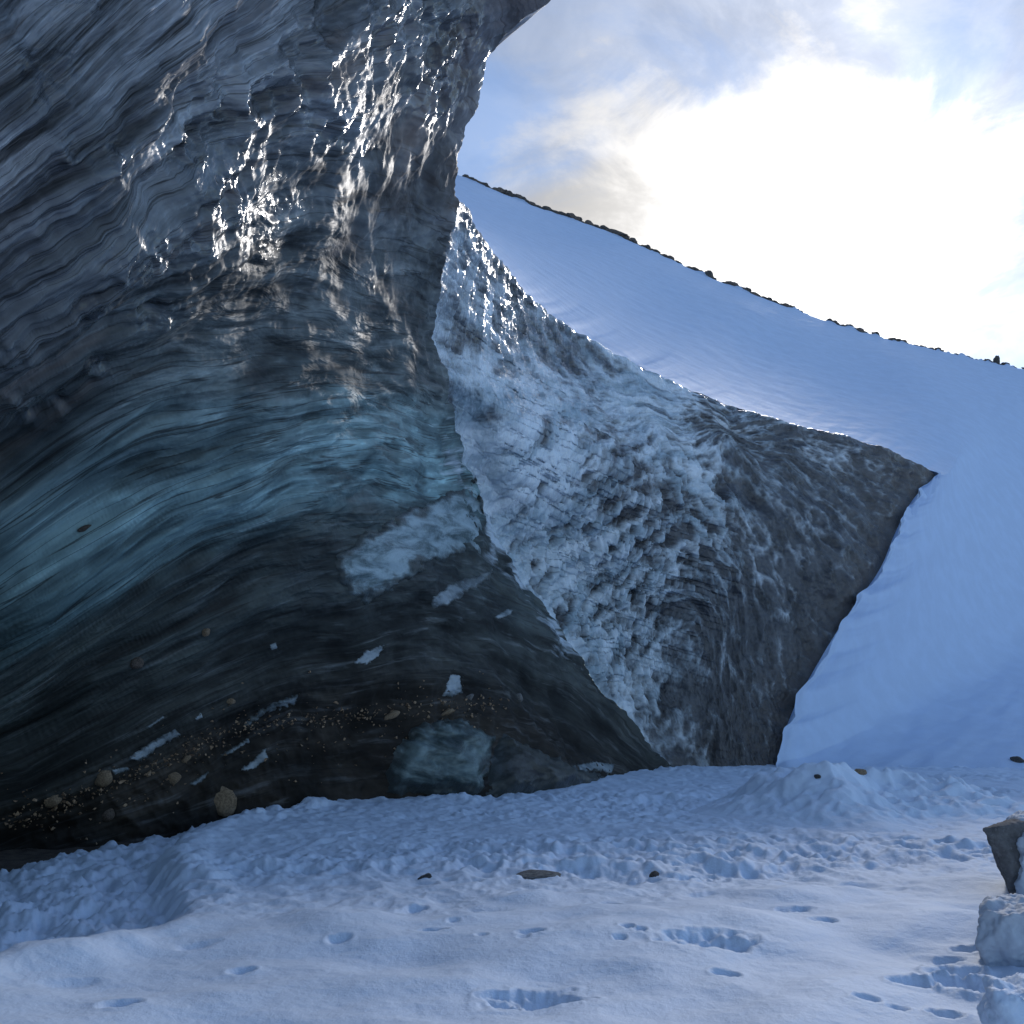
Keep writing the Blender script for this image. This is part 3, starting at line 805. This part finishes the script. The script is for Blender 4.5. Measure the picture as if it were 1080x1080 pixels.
def place_ridge(me, px, w, h, sink, label, first):
    p = ridge_pt(px); dist = p[1]
    o = bpy.data.objects.new("ridge_rock", me) if first else variants_o[me.name].copy()
    COL.objects.link(o)
    k = dist / F * 0.5
    dims = np.array([v.co[:] for v in me.vertices]); ext_ = dims.max(0) - dims.min(0)
    sx, sz = w * 2 * k / ext_[0], h * 2 * k / ext_[2]
    o.scale = (sx, (sx + sz) * .5, sz)
    o.location = (p[0], p[1] + 0.2, p[2] + (0.5 - sink) * h * 2 * k)
    o.rotation_euler = (rr.uniform(-.2, .2), 0.38 + rr.uniform(-.25, .25), rr.uniform(-.4, .4)) if h < 12 else (0, 0.1, rr.uniform(-.4, .4))
    tag(o, label, "rock", RG)
    return o


variants_o = {}
for me in variants:
    variants_o[me.name] = None
done = set()
common = {0: "small dark stone in the broken row along the snowy crest"}
items = [(px, w * .85, h * .9, .3, lb, v) for px, w, h, lb, v in notable]
x = 491.0
while x < 1120:
    dense = 1.0 if x < 560 else 0.8 if x < 840 else 0.55
    if rr.random() < dense:
        s = rr.choice((4, 5, 6, 7, 9)) if x < 640 else rr.choice((3, 4, 5, 7)) if x < 840 else rr.uniform(2.5, 5.0)
        items.append((x, s * 1.6, s * rr.uniform(.6, 1.0), .22, common[0], rr.randrange(5)))
    x += rr.uniform(0.9, 2.2) if x < 640 else rr.uniform(1.5, 3.6)
for px, w, h, sink, lb, v in items:
    me = variants[v]
    first = me.name not in done
    o = place_ridge(me, px, w, h, sink, lb, first)
    if first: variants_o[me.name] = o; done.add(me.name)

# ------------------------------------------------------------------ things set in or lying against the shaded wall
dg = bpy.context.evaluated_depsgraph_get()
bvh_wall = BVHTree.FromPolygons([v.co[:] for v in wall_me.vertices], [p.vertices[:] for p in wall_me.polygons])


def hit(px, py):
    loc, nrm, _, dist = bvh_wall.ray_cast(Vector(CAM), ray(px, py))
    if loc is None: return None, None
    if nrm.dot(ray(px, py)) > 0: nrm = -nrm
    return loc, nrm


def ice_piece(name, mat, outline, thick, seed, label=None, dome=0.0, fade=0.0):
    """a slab of ice that stands out of the wall inside the given outline"""
    P = np.array(outline, float)
    lo, hi = P.min(0) - 6, P.max(0) + 6
    st = max(1.0, math.sqrt(np.prod(hi - lo)) / 90.0)
    xs, ys = np.arange(lo[0], hi[0], st), np.arange(lo[1], hi[1], st)
    X, Y = np.meshgrid(xs, ys)
    size = math.sqrt(np.prod(np.ptp(P, axis=0)))
    wv = 0.045 if dome else 0.075
    Xn = X + size * wv * fbm(X / size * 7, Y / size * 7, seed=seed, octv=5); Yn = Y + size * wv * fbm(X / size * 9, Y / size * 9, seed=seed + 1, octv=4)
    best = np.full(X.shape, 1e9); ins = np.zeros(X.shape, bool)
    for p, q in zip(P, np.roll(P, -1, 0)):
        d = q - p; t = np.clip(((Xn - p[0]) * d[0] + (Yn - p[1]) * d[1]) / (d @ d), 0, 1)
        best = np.minimum(best, np.hypot(Xn - p[0] - t * d[0], Yn - p[1] - t * d[1]))
        cr_ = ((p[1] > Yn) != (q[1] > Yn)) & (Xn < (q[0] - p[0]) * (Yn - p[1]) / (q[1] - p[1] + 1e-9) + p[0])
        ins ^= cr_
    sd = np.where(ins, best, -best)
    Hh = np.empty(X.shape); NS = Vector()
    for i in range(X.shape[0]):
        for j in range(X.shape[1]):
            loc, nrm = hit(X[i, j], Y[i, j])
            if loc is None: loc, nrm = Vector(at(X[i, j], Y[i, j], math.exp(depth_fn(np.array([[X[i, j], Y[i, j]]]))[0]))), Vector((.6, -.7, 0))
            Hh[i, j] = (loc - Vector(CAM)).length; NS += nrm
    NS = np.array(NS.normalized()); H = Hh.copy()
    for _ in range(14):
        p = np.pad(H, 1, mode='edge'); H = H * .4 + .15 * (p[:-2, 1:-1] + p[2:, 1:-1] + p[1:-1, :-2] + p[1:-1, 2:])
    bite = size * 0.06
    prof = -0.6 + 1.2 * sstep(-1.2 * st, (1.6 * st if not dome else size * .22), sd) + dome * np.sqrt(np.clip(sd / (size * .4), 0, 1)) + 0.4 * np.clip(sd / (size * .4), 0, 1)
    if fade: prof = prof - 1.6 * fade * sstep(lo[0] + (hi[0] - lo[0]) * .55, hi[0] - 8, X)
    H = H * (1 - np.exp(-(sd / bite) ** 2)) + Hh * np.exp(-(sd / bite) ** 2)
    prof = prof + 0.3 * fbm(X / size * 4, Y / size * 8, seed=seed + 3, octv=4) * sstep(0, bite, sd)
    a_ = (X - 540) / F; b_ = (540 - Y) / F
    R = np.stack([a_, cp - b_ * sp, sp + b_ * cp], -1); R /= np.linalg.norm(R, axis=-1, keepdims=True)
    V = CAM + R * H[..., None] + NS * (thick * prof)[..., None]
    keep = sd > -2.2 * st
    idx = np.arange(X.size).reshape(X.shape)
    cell = keep[:-1, :-1] & keep[1:, :-1] & keep[:-1, 1:] & keep[1:, 1:]
    q = np.stack([idx[:-1, :-1][cell], idx[1:, :-1][cell], idx[1:, 1:][cell], idx[:-1, 1:][cell]], -1)
    used, inv = np.unique(q, return_inverse=True)
    va = V.reshape(-1, 3)[used]
    me = bpy.data.meshes.new(name); me.from_pydata(va.tolist(), [], inv.reshape(-1, 4).tolist())
    me.polygons.foreach_set("use_smooth", np.ones(len(me.polygons), bool)); me.update()
    me.attributes.new('strata', 'FLOAT', 'POINT').data.foreach_set('value', strata_fn(va).astype(np.float32))
    me.attributes.new('flow', 'FLOAT', 'POINT').data.foreach_set('value', (va @ np.array([0.55, 0.80, 0.25])).astype(np.float32))
    me.attributes.new('core', 'FLOAT', 'POINT').data.foreach_set('value', sstep(-0.02 * size, (0.30 if dome else 0.14) * size, sd).reshape(-1)[used].astype(np.float32))
    o = to_glacier(link(name, me, mat))
    if label: o["label"] = label
    return o


ice_piece("ice_plate", M_PLATE, [(352, 598), (362, 580), (378, 565), (420, 545), (470, 521), (502, 508), (512, 545), (520, 580), (470, 590), (436, 602), (415, 618), (396, 634), (374, 632), (366, 612)], 0.10, 201, "broad blue grey plate of ice peeling from the wall", 0, .5)
for i, ol in enumerate([
        [(455, 632), (475, 616), (500, 607), (520, 599), (516, 612), (494, 624), (472, 639), (457, 641)],
        [(521, 651), (535, 642), (542, 643), (538, 649), (525, 653)],
        [(372, 700), (386, 686), (406, 679), (400, 692), (386, 701)],
        [(470, 727), (475, 711), (485, 712), (488, 730), (478, 735), (466, 734)],
        [(134, 800), (160, 782), (186, 768), (190, 776), (165, 790), (150, 803)],
        [(198, 827), (222, 812), (216, 822), (205, 829)],
        [(252, 813), (268, 800), (280, 788), (283, 800), (266, 812)],
        [(150, 769), (172, 754), (174, 757), (158, 768)], [(258, 762), (285, 742), (315, 732), (312, 742), (280, 752), (262, 766)],
        [(205, 757), (213, 752), (214, 757), (206, 760)], [(232, 797), (262, 778), (264, 782), (240, 797)], [(604, 808), (625, 803), (649, 806), (645, 816), (628, 812), (610, 817)],
        [(430, 826), (447, 812), (465, 800), (482, 797), (478, 812), (470, 825), (448, 830)], [(545, 548), (552, 552), (551, 556), (544, 553)],
        [(118, 812), (134, 808), (138, 812), (120, 818)], [(284, 680), (291, 677), (293, 684), (286, 686)]]):
    ice_piece("ice_flake", M_FLAKE, ol, 0.03, 220 + i * 7)
ice_piece("ice_bulge", M_BULGE, [(402, 842), (406, 806), (420, 776), (445, 757), (480, 752), (510, 760), (528, 778), (520, 812), (510, 846)], 0.24, 400, "milky grey green bulge of ice at the foot of the wall", 1.0)
ice_piece("ice_bulge", M_BULGE_DARK, [(505, 846), (512, 800), (530, 768), (560, 780), (600, 800), (640, 815), (665, 826), (640, 840), (580, 848)], 0.24, 420, "dark dirty wedge of ice beside the milky bulge", .8)
ice_piece("ice_ledge", M_FLAKE, [(684, 818), (700, 808), (730, 806), (742, 812), (738, 822), (700, 826)], 0.25, 430)

stones = [  # px, py, size px, material, label
    (236, 843, 13, M_ROCK_TAN, "rounded tan cobble at the snow line below the dirty ice wall", (1, .8, 1.25)),
    (109, 820, 9, M_ROCK_TAN, "ochre stone frozen into the low dark ice near the bare silt", (1, .8, .9)),
    (563, 825, 6, M_ROCK_TAN, "small orange tan stone between the dirty ice wedge and the snow", (1, .8, .9)),
    (470, 752, 7, M_ROCK_TAN, "flat tan pebble in the gritty seam above the milky bulge", (1.5, .8, .5)),
    (412, 755, 7, M_ROCK_TAN, "pale pebble tilted in the grit seam left of the milky bulge", (1.5, .8, .6)),
    (145, 700, 7, M_ROCK_BROWN, "brown stone showing through dark ice high above the silt", (1, .8, 1)),
    (217, 667, 5, M_ROCK_TAN, "small tan stone alone in the dark ice under the blue band", (1, .8, .8)),
    (90, 557, 5, M_ROCK_BROWN, "little brown stone stuck above the blue ice band", (1.5, .8, .5)),
    (182, 821, 7, M_ROCK_TAN, "tan stone wedged between two pale ice flakes near the wall foot", (1.2, .8, .8)),
    (115, 858, 7, M_ROCK_BROWN, "brown stone at the lowest edge of the ice by the silt", (1, .8, 1)),
    (55, 845, 7, M_ROCK_TAN, "yellowish stone low on the wall at the far dark end", (1.4, .8, .7)),
    (495, 736, 5, M_ROCK_GREY, "grey pebble beside the pale upright ice flake", (1.2, .8, .7)),
    (547, 736, 5, M_ROCK_GREY, "pale grey pebble in dark ice below the outer face edge", (1, .8, 1)),
    (243, 740, 5, M_ROCK_TAN, "small tan pebble below the smooth dark ice above the grit seam", (1, .8, .8)),
    (196, 800, 5, M_ROCK_TAN, "little tan stone above the pale flakes in the dirty seam", (1, .8, .8))]
for k, (px, py, s, mt, lb, shp) in enumerate(stones):
    loc, nrm = hit(px, py)
    if loc is None: continue
    d = (loc - Vector(CAM)).length
    me = rock_mesh("embedded_stone", mt, 300 + k, shp, 9, .05, 3)
    o = link("embedded_stone", me); r = s * d / F
    o.scale = (r, r, r); o.location = loc + nrm * r * .08
    o.rotation_euler = (0, -0.5, rr.uniform(-.5, .5))
    tag(o, lb, "stone", "stones frozen into the foot of the ice wall")

# grit seam: uncountable fine stones, one part of the glacier
seam = [(8, 868), (60, 850), (120, 825), (200, 792), (240, 772), (340, 757), (400, 752), (460, 745), (530, 742)]
bm = bmesh.new()
sm = polyline(seam, np.linspace(0, 1, 800))
for k in range(800):
    w = 5 if rr.random() < .6 else 22
    px, py = sm[k][0] + rr.gauss(0, 6), sm[k][1] + rr.gauss(0, w) + (6 if w > 9 else 0)
    loc, nrm = hit(px, py)
    if loc is None: continue
    r = (loc - Vector(CAM)).length / F * (0.55 + abs(rr.gauss(0, 1.0)))
    v = [bm.verts.new(loc + nrm * r * .3 + Vector((rr.gauss(0, 1), rr.gauss(0, 1), rr.gauss(0, .7))).normalized() * r * rr.uniform(.7, 1.2)) for _ in range(6)]
    try: bmesh.ops.convex_hull(bm, input=v)
    except Exception: pass
me = bpy.data.meshes.new("grit"); bm.to_mesh(me); bm.free()
gr = to_glacier(link("grit", me, mat_rock("rusty_grit", (0.16, 0.10, 0.06), (0.40, 0.28, 0.18), 3))); gr["kind"] = "stuff"

# ------------------------------------------------------------------ boulder and snow blocks at the right, small loose rocks
def hull_mesh(name, pts, mat, sub=3, rough=.02, seed=0, bev=0.03):
    bm = bmesh.new()
    vs = [bm.verts.new(p) for p in pts]
    r = bmesh.ops.convex_hull(bm, input=vs)
    bmesh.ops.delete(bm, geom=list({e for e in r['geom_interior'] + r['geom_unused'] if isinstance(e, bmesh.types.BMVert)}), context='VERTS')
    tmp = bpy.data.meshes.new("hull"); bm.to_mesh(tmp); bm.free()
    to = bpy.data.objects.new("hull", tmp); COL.objects.link(to)
    md = to.modifiers.new("remesh", 'REMESH'); md.mode = 'VOXEL'; md.voxel_size = 0.013
    sm_ = to.modifiers.new("smooth", 'SMOOTH'); sm_.factor = .5; sm_.iterations = int(bev * 400)
    dgh = bpy.context.evaluated_depsgraph_get()
    rm = bpy.data.meshes.new_from_object(to.evaluated_get(dgh))
    bpy.data.objects.remove(to)
    bm = bmesh.new(); bm.from_mesh(rm); bpy.data.meshes.remove(rm); bm.normal_update()
    co = np.array([v.co[:] for v in bm.verts]); nn = np.array([v.normal[:] for v in bm.verts])
    d = rough * fbm(co[:, 0] * 4 + seed, co[:, 1] * 4, co[:, 2] * 4, seed=seed, octv=5, gain=.58)
    for v, c, n, k in zip(bm.verts, co, nn, d): v.co = c + n * k
    for f in bm.faces: f.smooth = True
    me = bpy.data.meshes.new(name); bm.to_mesh(me); bm.free(); me.materials.append(mat)
    return me


def pts_at(lst): return [at(*p) for p in lst]


by_ = 8.2
bo = link("boulder", hull_mesh("boulder", pts_at([(1037, 874, by_), (1056, 868, by_ + .05), (1100, 862, by_ + .2), (1064, 940, by_ - .05), (1074, 950, by_), (1150, 950, by_ + .1), (1150, 880, by_ + .3), (1080, 868, by_ - .02), (1072, 905, by_ - .16),
                                                   (1045, 872, by_ + .6), (1080, 860, by_ + .9), (1150, 860, by_ + .9), (1075, 950, by_ + .7), (1150, 950, by_ + .7)]), M_BOULDER, 3, .03, 3, .015))
tag(bo, "wedge shaped dark brown boulder with snow on top, standing in the trampled snow", "boulder")
cap = link("snow_cap", hull_mesh("snow_cap", pts_at([(1076, 866, by_ + .1), (1092, 862, by_ - .04), (1160, 852, by_ - .1), (1080, 900, by_ - .2), (1074, 935, by_ - .18), (1078, 958, by_ - .2), (1160, 958, by_ - .3), (1160, 880, by_ - .3),
                                                     (1064, 864, by_ + .7), (1160, 852, by_ + .8), (1100, 950, by_ + .1)]), M_BLOCK, 3, .07, 5, .03)); cap.parent = bo
sy = 6.2
sb = link("snow_block", hull_mesh("snow_block", pts_at([(1031, 968, sy + .05), (1030, 990, sy), (1036, 1004, sy - .05), (1068, 1006, sy - .12), (1150, 1010, sy - .1), (1040, 957, sy), (1068, 962, sy - .14), (1150, 960, sy - .1), (1036, 952, sy + .3), (1065, 944, sy + .7), (1150, 940, sy + .8),
                                                        (1034, 1000, sy + .5), (1150, 1000, sy + .7), (1042, 1032, sy - .02), (1150, 1036, sy - .02), (1042, 1020, sy + .5), (1150, 1020, sy + .6)]), M_BLOCK, 3, .06, 9, .05))
tag(sb, "flat topped block of packed snow just below the wedge shaped boulder", "snow block")
cy = 4.75
sb2 = link("snow_block", hull_mesh("snow_block", pts_at([(1042, 1048, cy), (1040, 1090, cy - .05), (1048, 1036, cy + .15), (1076, 1044, cy - .12), (1072, 1095, cy - .15), (1140, 1095, cy - .1), (1140, 1040, cy - .1), (1060, 1028, cy + .35), (1140, 1022, cy + .4), (1050, 1080, cy + .35), (1140, 1080, cy + .35)]), M_SNOW, 3, .07, 19, .05))
tag(sb2, "broken snow clod at the rim of the deep boot hole", "snow block")

loose = [(907, 803, 7, 3.5, 15.4, M_ROCK_TAN, "small tan stone lying on the crest of the snow mound"), (1073, 803, 9, 3.5, 24, M_ROCK_DARK, "flat dark stone at the foot of the snowy hill"),
         (566, 922, 30, 5, None, M_ROCK_GREY, "low dark rock breaking the trampled snow in mid floor"), (862, 820, 4, 2.0, 14.0, M_ROCK_DARK, "thin dark chip on the face of the snow mound"),
         (448, 925, 10, 5, None, M_ROCK_DARK, "small dark stone half buried beside the smooth drift edge"), (692, 922, 7, 4, None, M_ROCK_BROWN, "small brown stone in the trampled snow left of the boulder")]
surf = [BVHTree.FromPolygons([v.co[:] for v in o.data.vertices], [p.vertices[:] for p in o.data.polygons]) for o in (ground, mound, hill)]


def on_snow(px, py):
    """first snow surface seen at or just below a pixel"""
    for k in range(60):
        hs = [h for h in (b.ray_cast(Vector(CAM), ray(px, py + k * .5)) for b in (surf[1:2] if 850 < px < 915 else surf)) if h[0] is not None]
        if hs: return min(hs, key=lambda h: h[3])[0]


for k, (px, py, w, h, Y, mt, lb) in enumerate(loose):
    p = on_snow(px, py)
    d = p[1] / F
    o = link("rock", rock_mesh("rock", mt, 500 + k, (1, .8, 1), 11, .07, 3))
    o.scale = (w * d, (w * .6 + 2) * d, h * d * 1.3); o.location = (p[0], p[1], p[2] - (-h * d * .3 if Y else h * d * .45))
    tag(o, lb, "rock")

# ------------------------------------------------------------------ sky and sun
SUN_EL, SUN_AZ = math.radians(26.5), math.radians(22.0)    # azimuth clockwise from +Y
sd = Vector((math.sin(SUN_AZ) * math.cos(SUN_EL), math.cos(SUN_AZ) * math.cos(SUN_EL), math.sin(SUN_EL)))
ld = bpy.data.lights.new("sun", 'SUN'); ld.energy = 1.05; ld.angle = math.radians(8); ld.color = (1.0, 0.95, 0.90)
lo = bpy.data.objects.new("sun", ld); COL.objects.link(lo)
lo.rotation_euler = sd.to_track_quat('Z', 'Y').to_euler()

world = bpy.data.worlds.new("World"); scene.world = world; world.use_nodes = True
t = world.node_tree; t.nodes.clear(); nt = NT(t)
out = nt.n('ShaderNodeOutputWorld'); bg = nt.n('ShaderNodeBackground'); t.links.new(bg.outputs[0], out.inputs[0])
CLOUD = 3.7
sky = nt.n('ShaderNodeTexSky'); sky.sky_type = 'NISHITA'; sky.sun_disc = False
sky.sun_elevation = SUN_EL; sky.sun_rotation = SUN_AZ; sky.air_density = 1.0; sky.dust_density = 0.05; sky.ozone_density = 4.0
d = nt.vm('NORMALIZE', nt.n('ShaderNodeTexCoord').outputs['Generated'])
x, y, z = nt.sep(d)
zz = nt.m('ADD', nt.m('MAXIMUM', z, 0.0), 0.25)
q = nt.xyz(nt.m('DIVIDE', x, zz), nt.m('DIVIDE', y, zz), CLOUD)
cosun = nt.vm('DOT_PRODUCT', d, tuple(sd), out=1)
# the bright cloud bank that hides the sun, fraying out into blue
ex, ez = nt.m('DIVIDE', nt.m('SUBTRACT', x, 0.16), 0.33), nt.m('DIVIDE', nt.m('SUBTRACT', z, 0.43), 0.21)
coscl = nt.m('SQRT', nt.m('ADD', nt.m('MULTIPLY', ex, ex), nt.m('MULTIPLY', ez, ez)))
coscl = nt.m('ADD', coscl, nt.map(y, 0.0, 0.5, 3.0, 0.0))
n1 = nt.noise(q, 2.6, 9, 0.62, 0.7); n2 = nt.noise(q, 6.0, 7, 0.6, 0.5)
cov = nt.m('ADD', nt.m('ADD', n1, nt.m('MULTIPLY', nt.m('SUBTRACT', n2, 0.5), 0.35)), nt.map(coscl, 0.35, 1.35, 0.33, -0.05))
mask = nt.m('MAXIMUM', nt.map(cov, 0.40, 0.76), nt.m('MULTIPLY', nt.map(coscl, 0.9, 2.3, 0.62, 0.0), nt.map(n1, 0.35, 0.6, 0.45, 1.0)))
glow = nt.m('ADD', nt.m('MULTIPLY', nt.m('POWER', nt.m('MAXIMUM', cosun, 0.0), 40.0), 8.0), 3.0)
ccol = nt.vm('SCALE', nt.mix(nt.map(cosun, 0.8, 0.98), (0.86, 0.92, 1.0), (1.0, 0.98, 0.96)), nt.m('MULTIPLY', glow, nt.map(n2, 0.32, 0.60, 0.72, 1.1)))
nt.put(bg.inputs[0], nt.mix(mask, sky.outputs[0], ccol)); bg.inputs[1].default_value = 0.1

scene.view_settings.view_transform = 'Standard'; scene.view_settings.look = 'None'
scene.view_settings.exposure = 0.95; scene.view_settings.gamma = 1.0; scene.view_settings.use_curve_mapping = False
scene.cycles.use_denoising = True
scene.cycles.max_bounces = 5
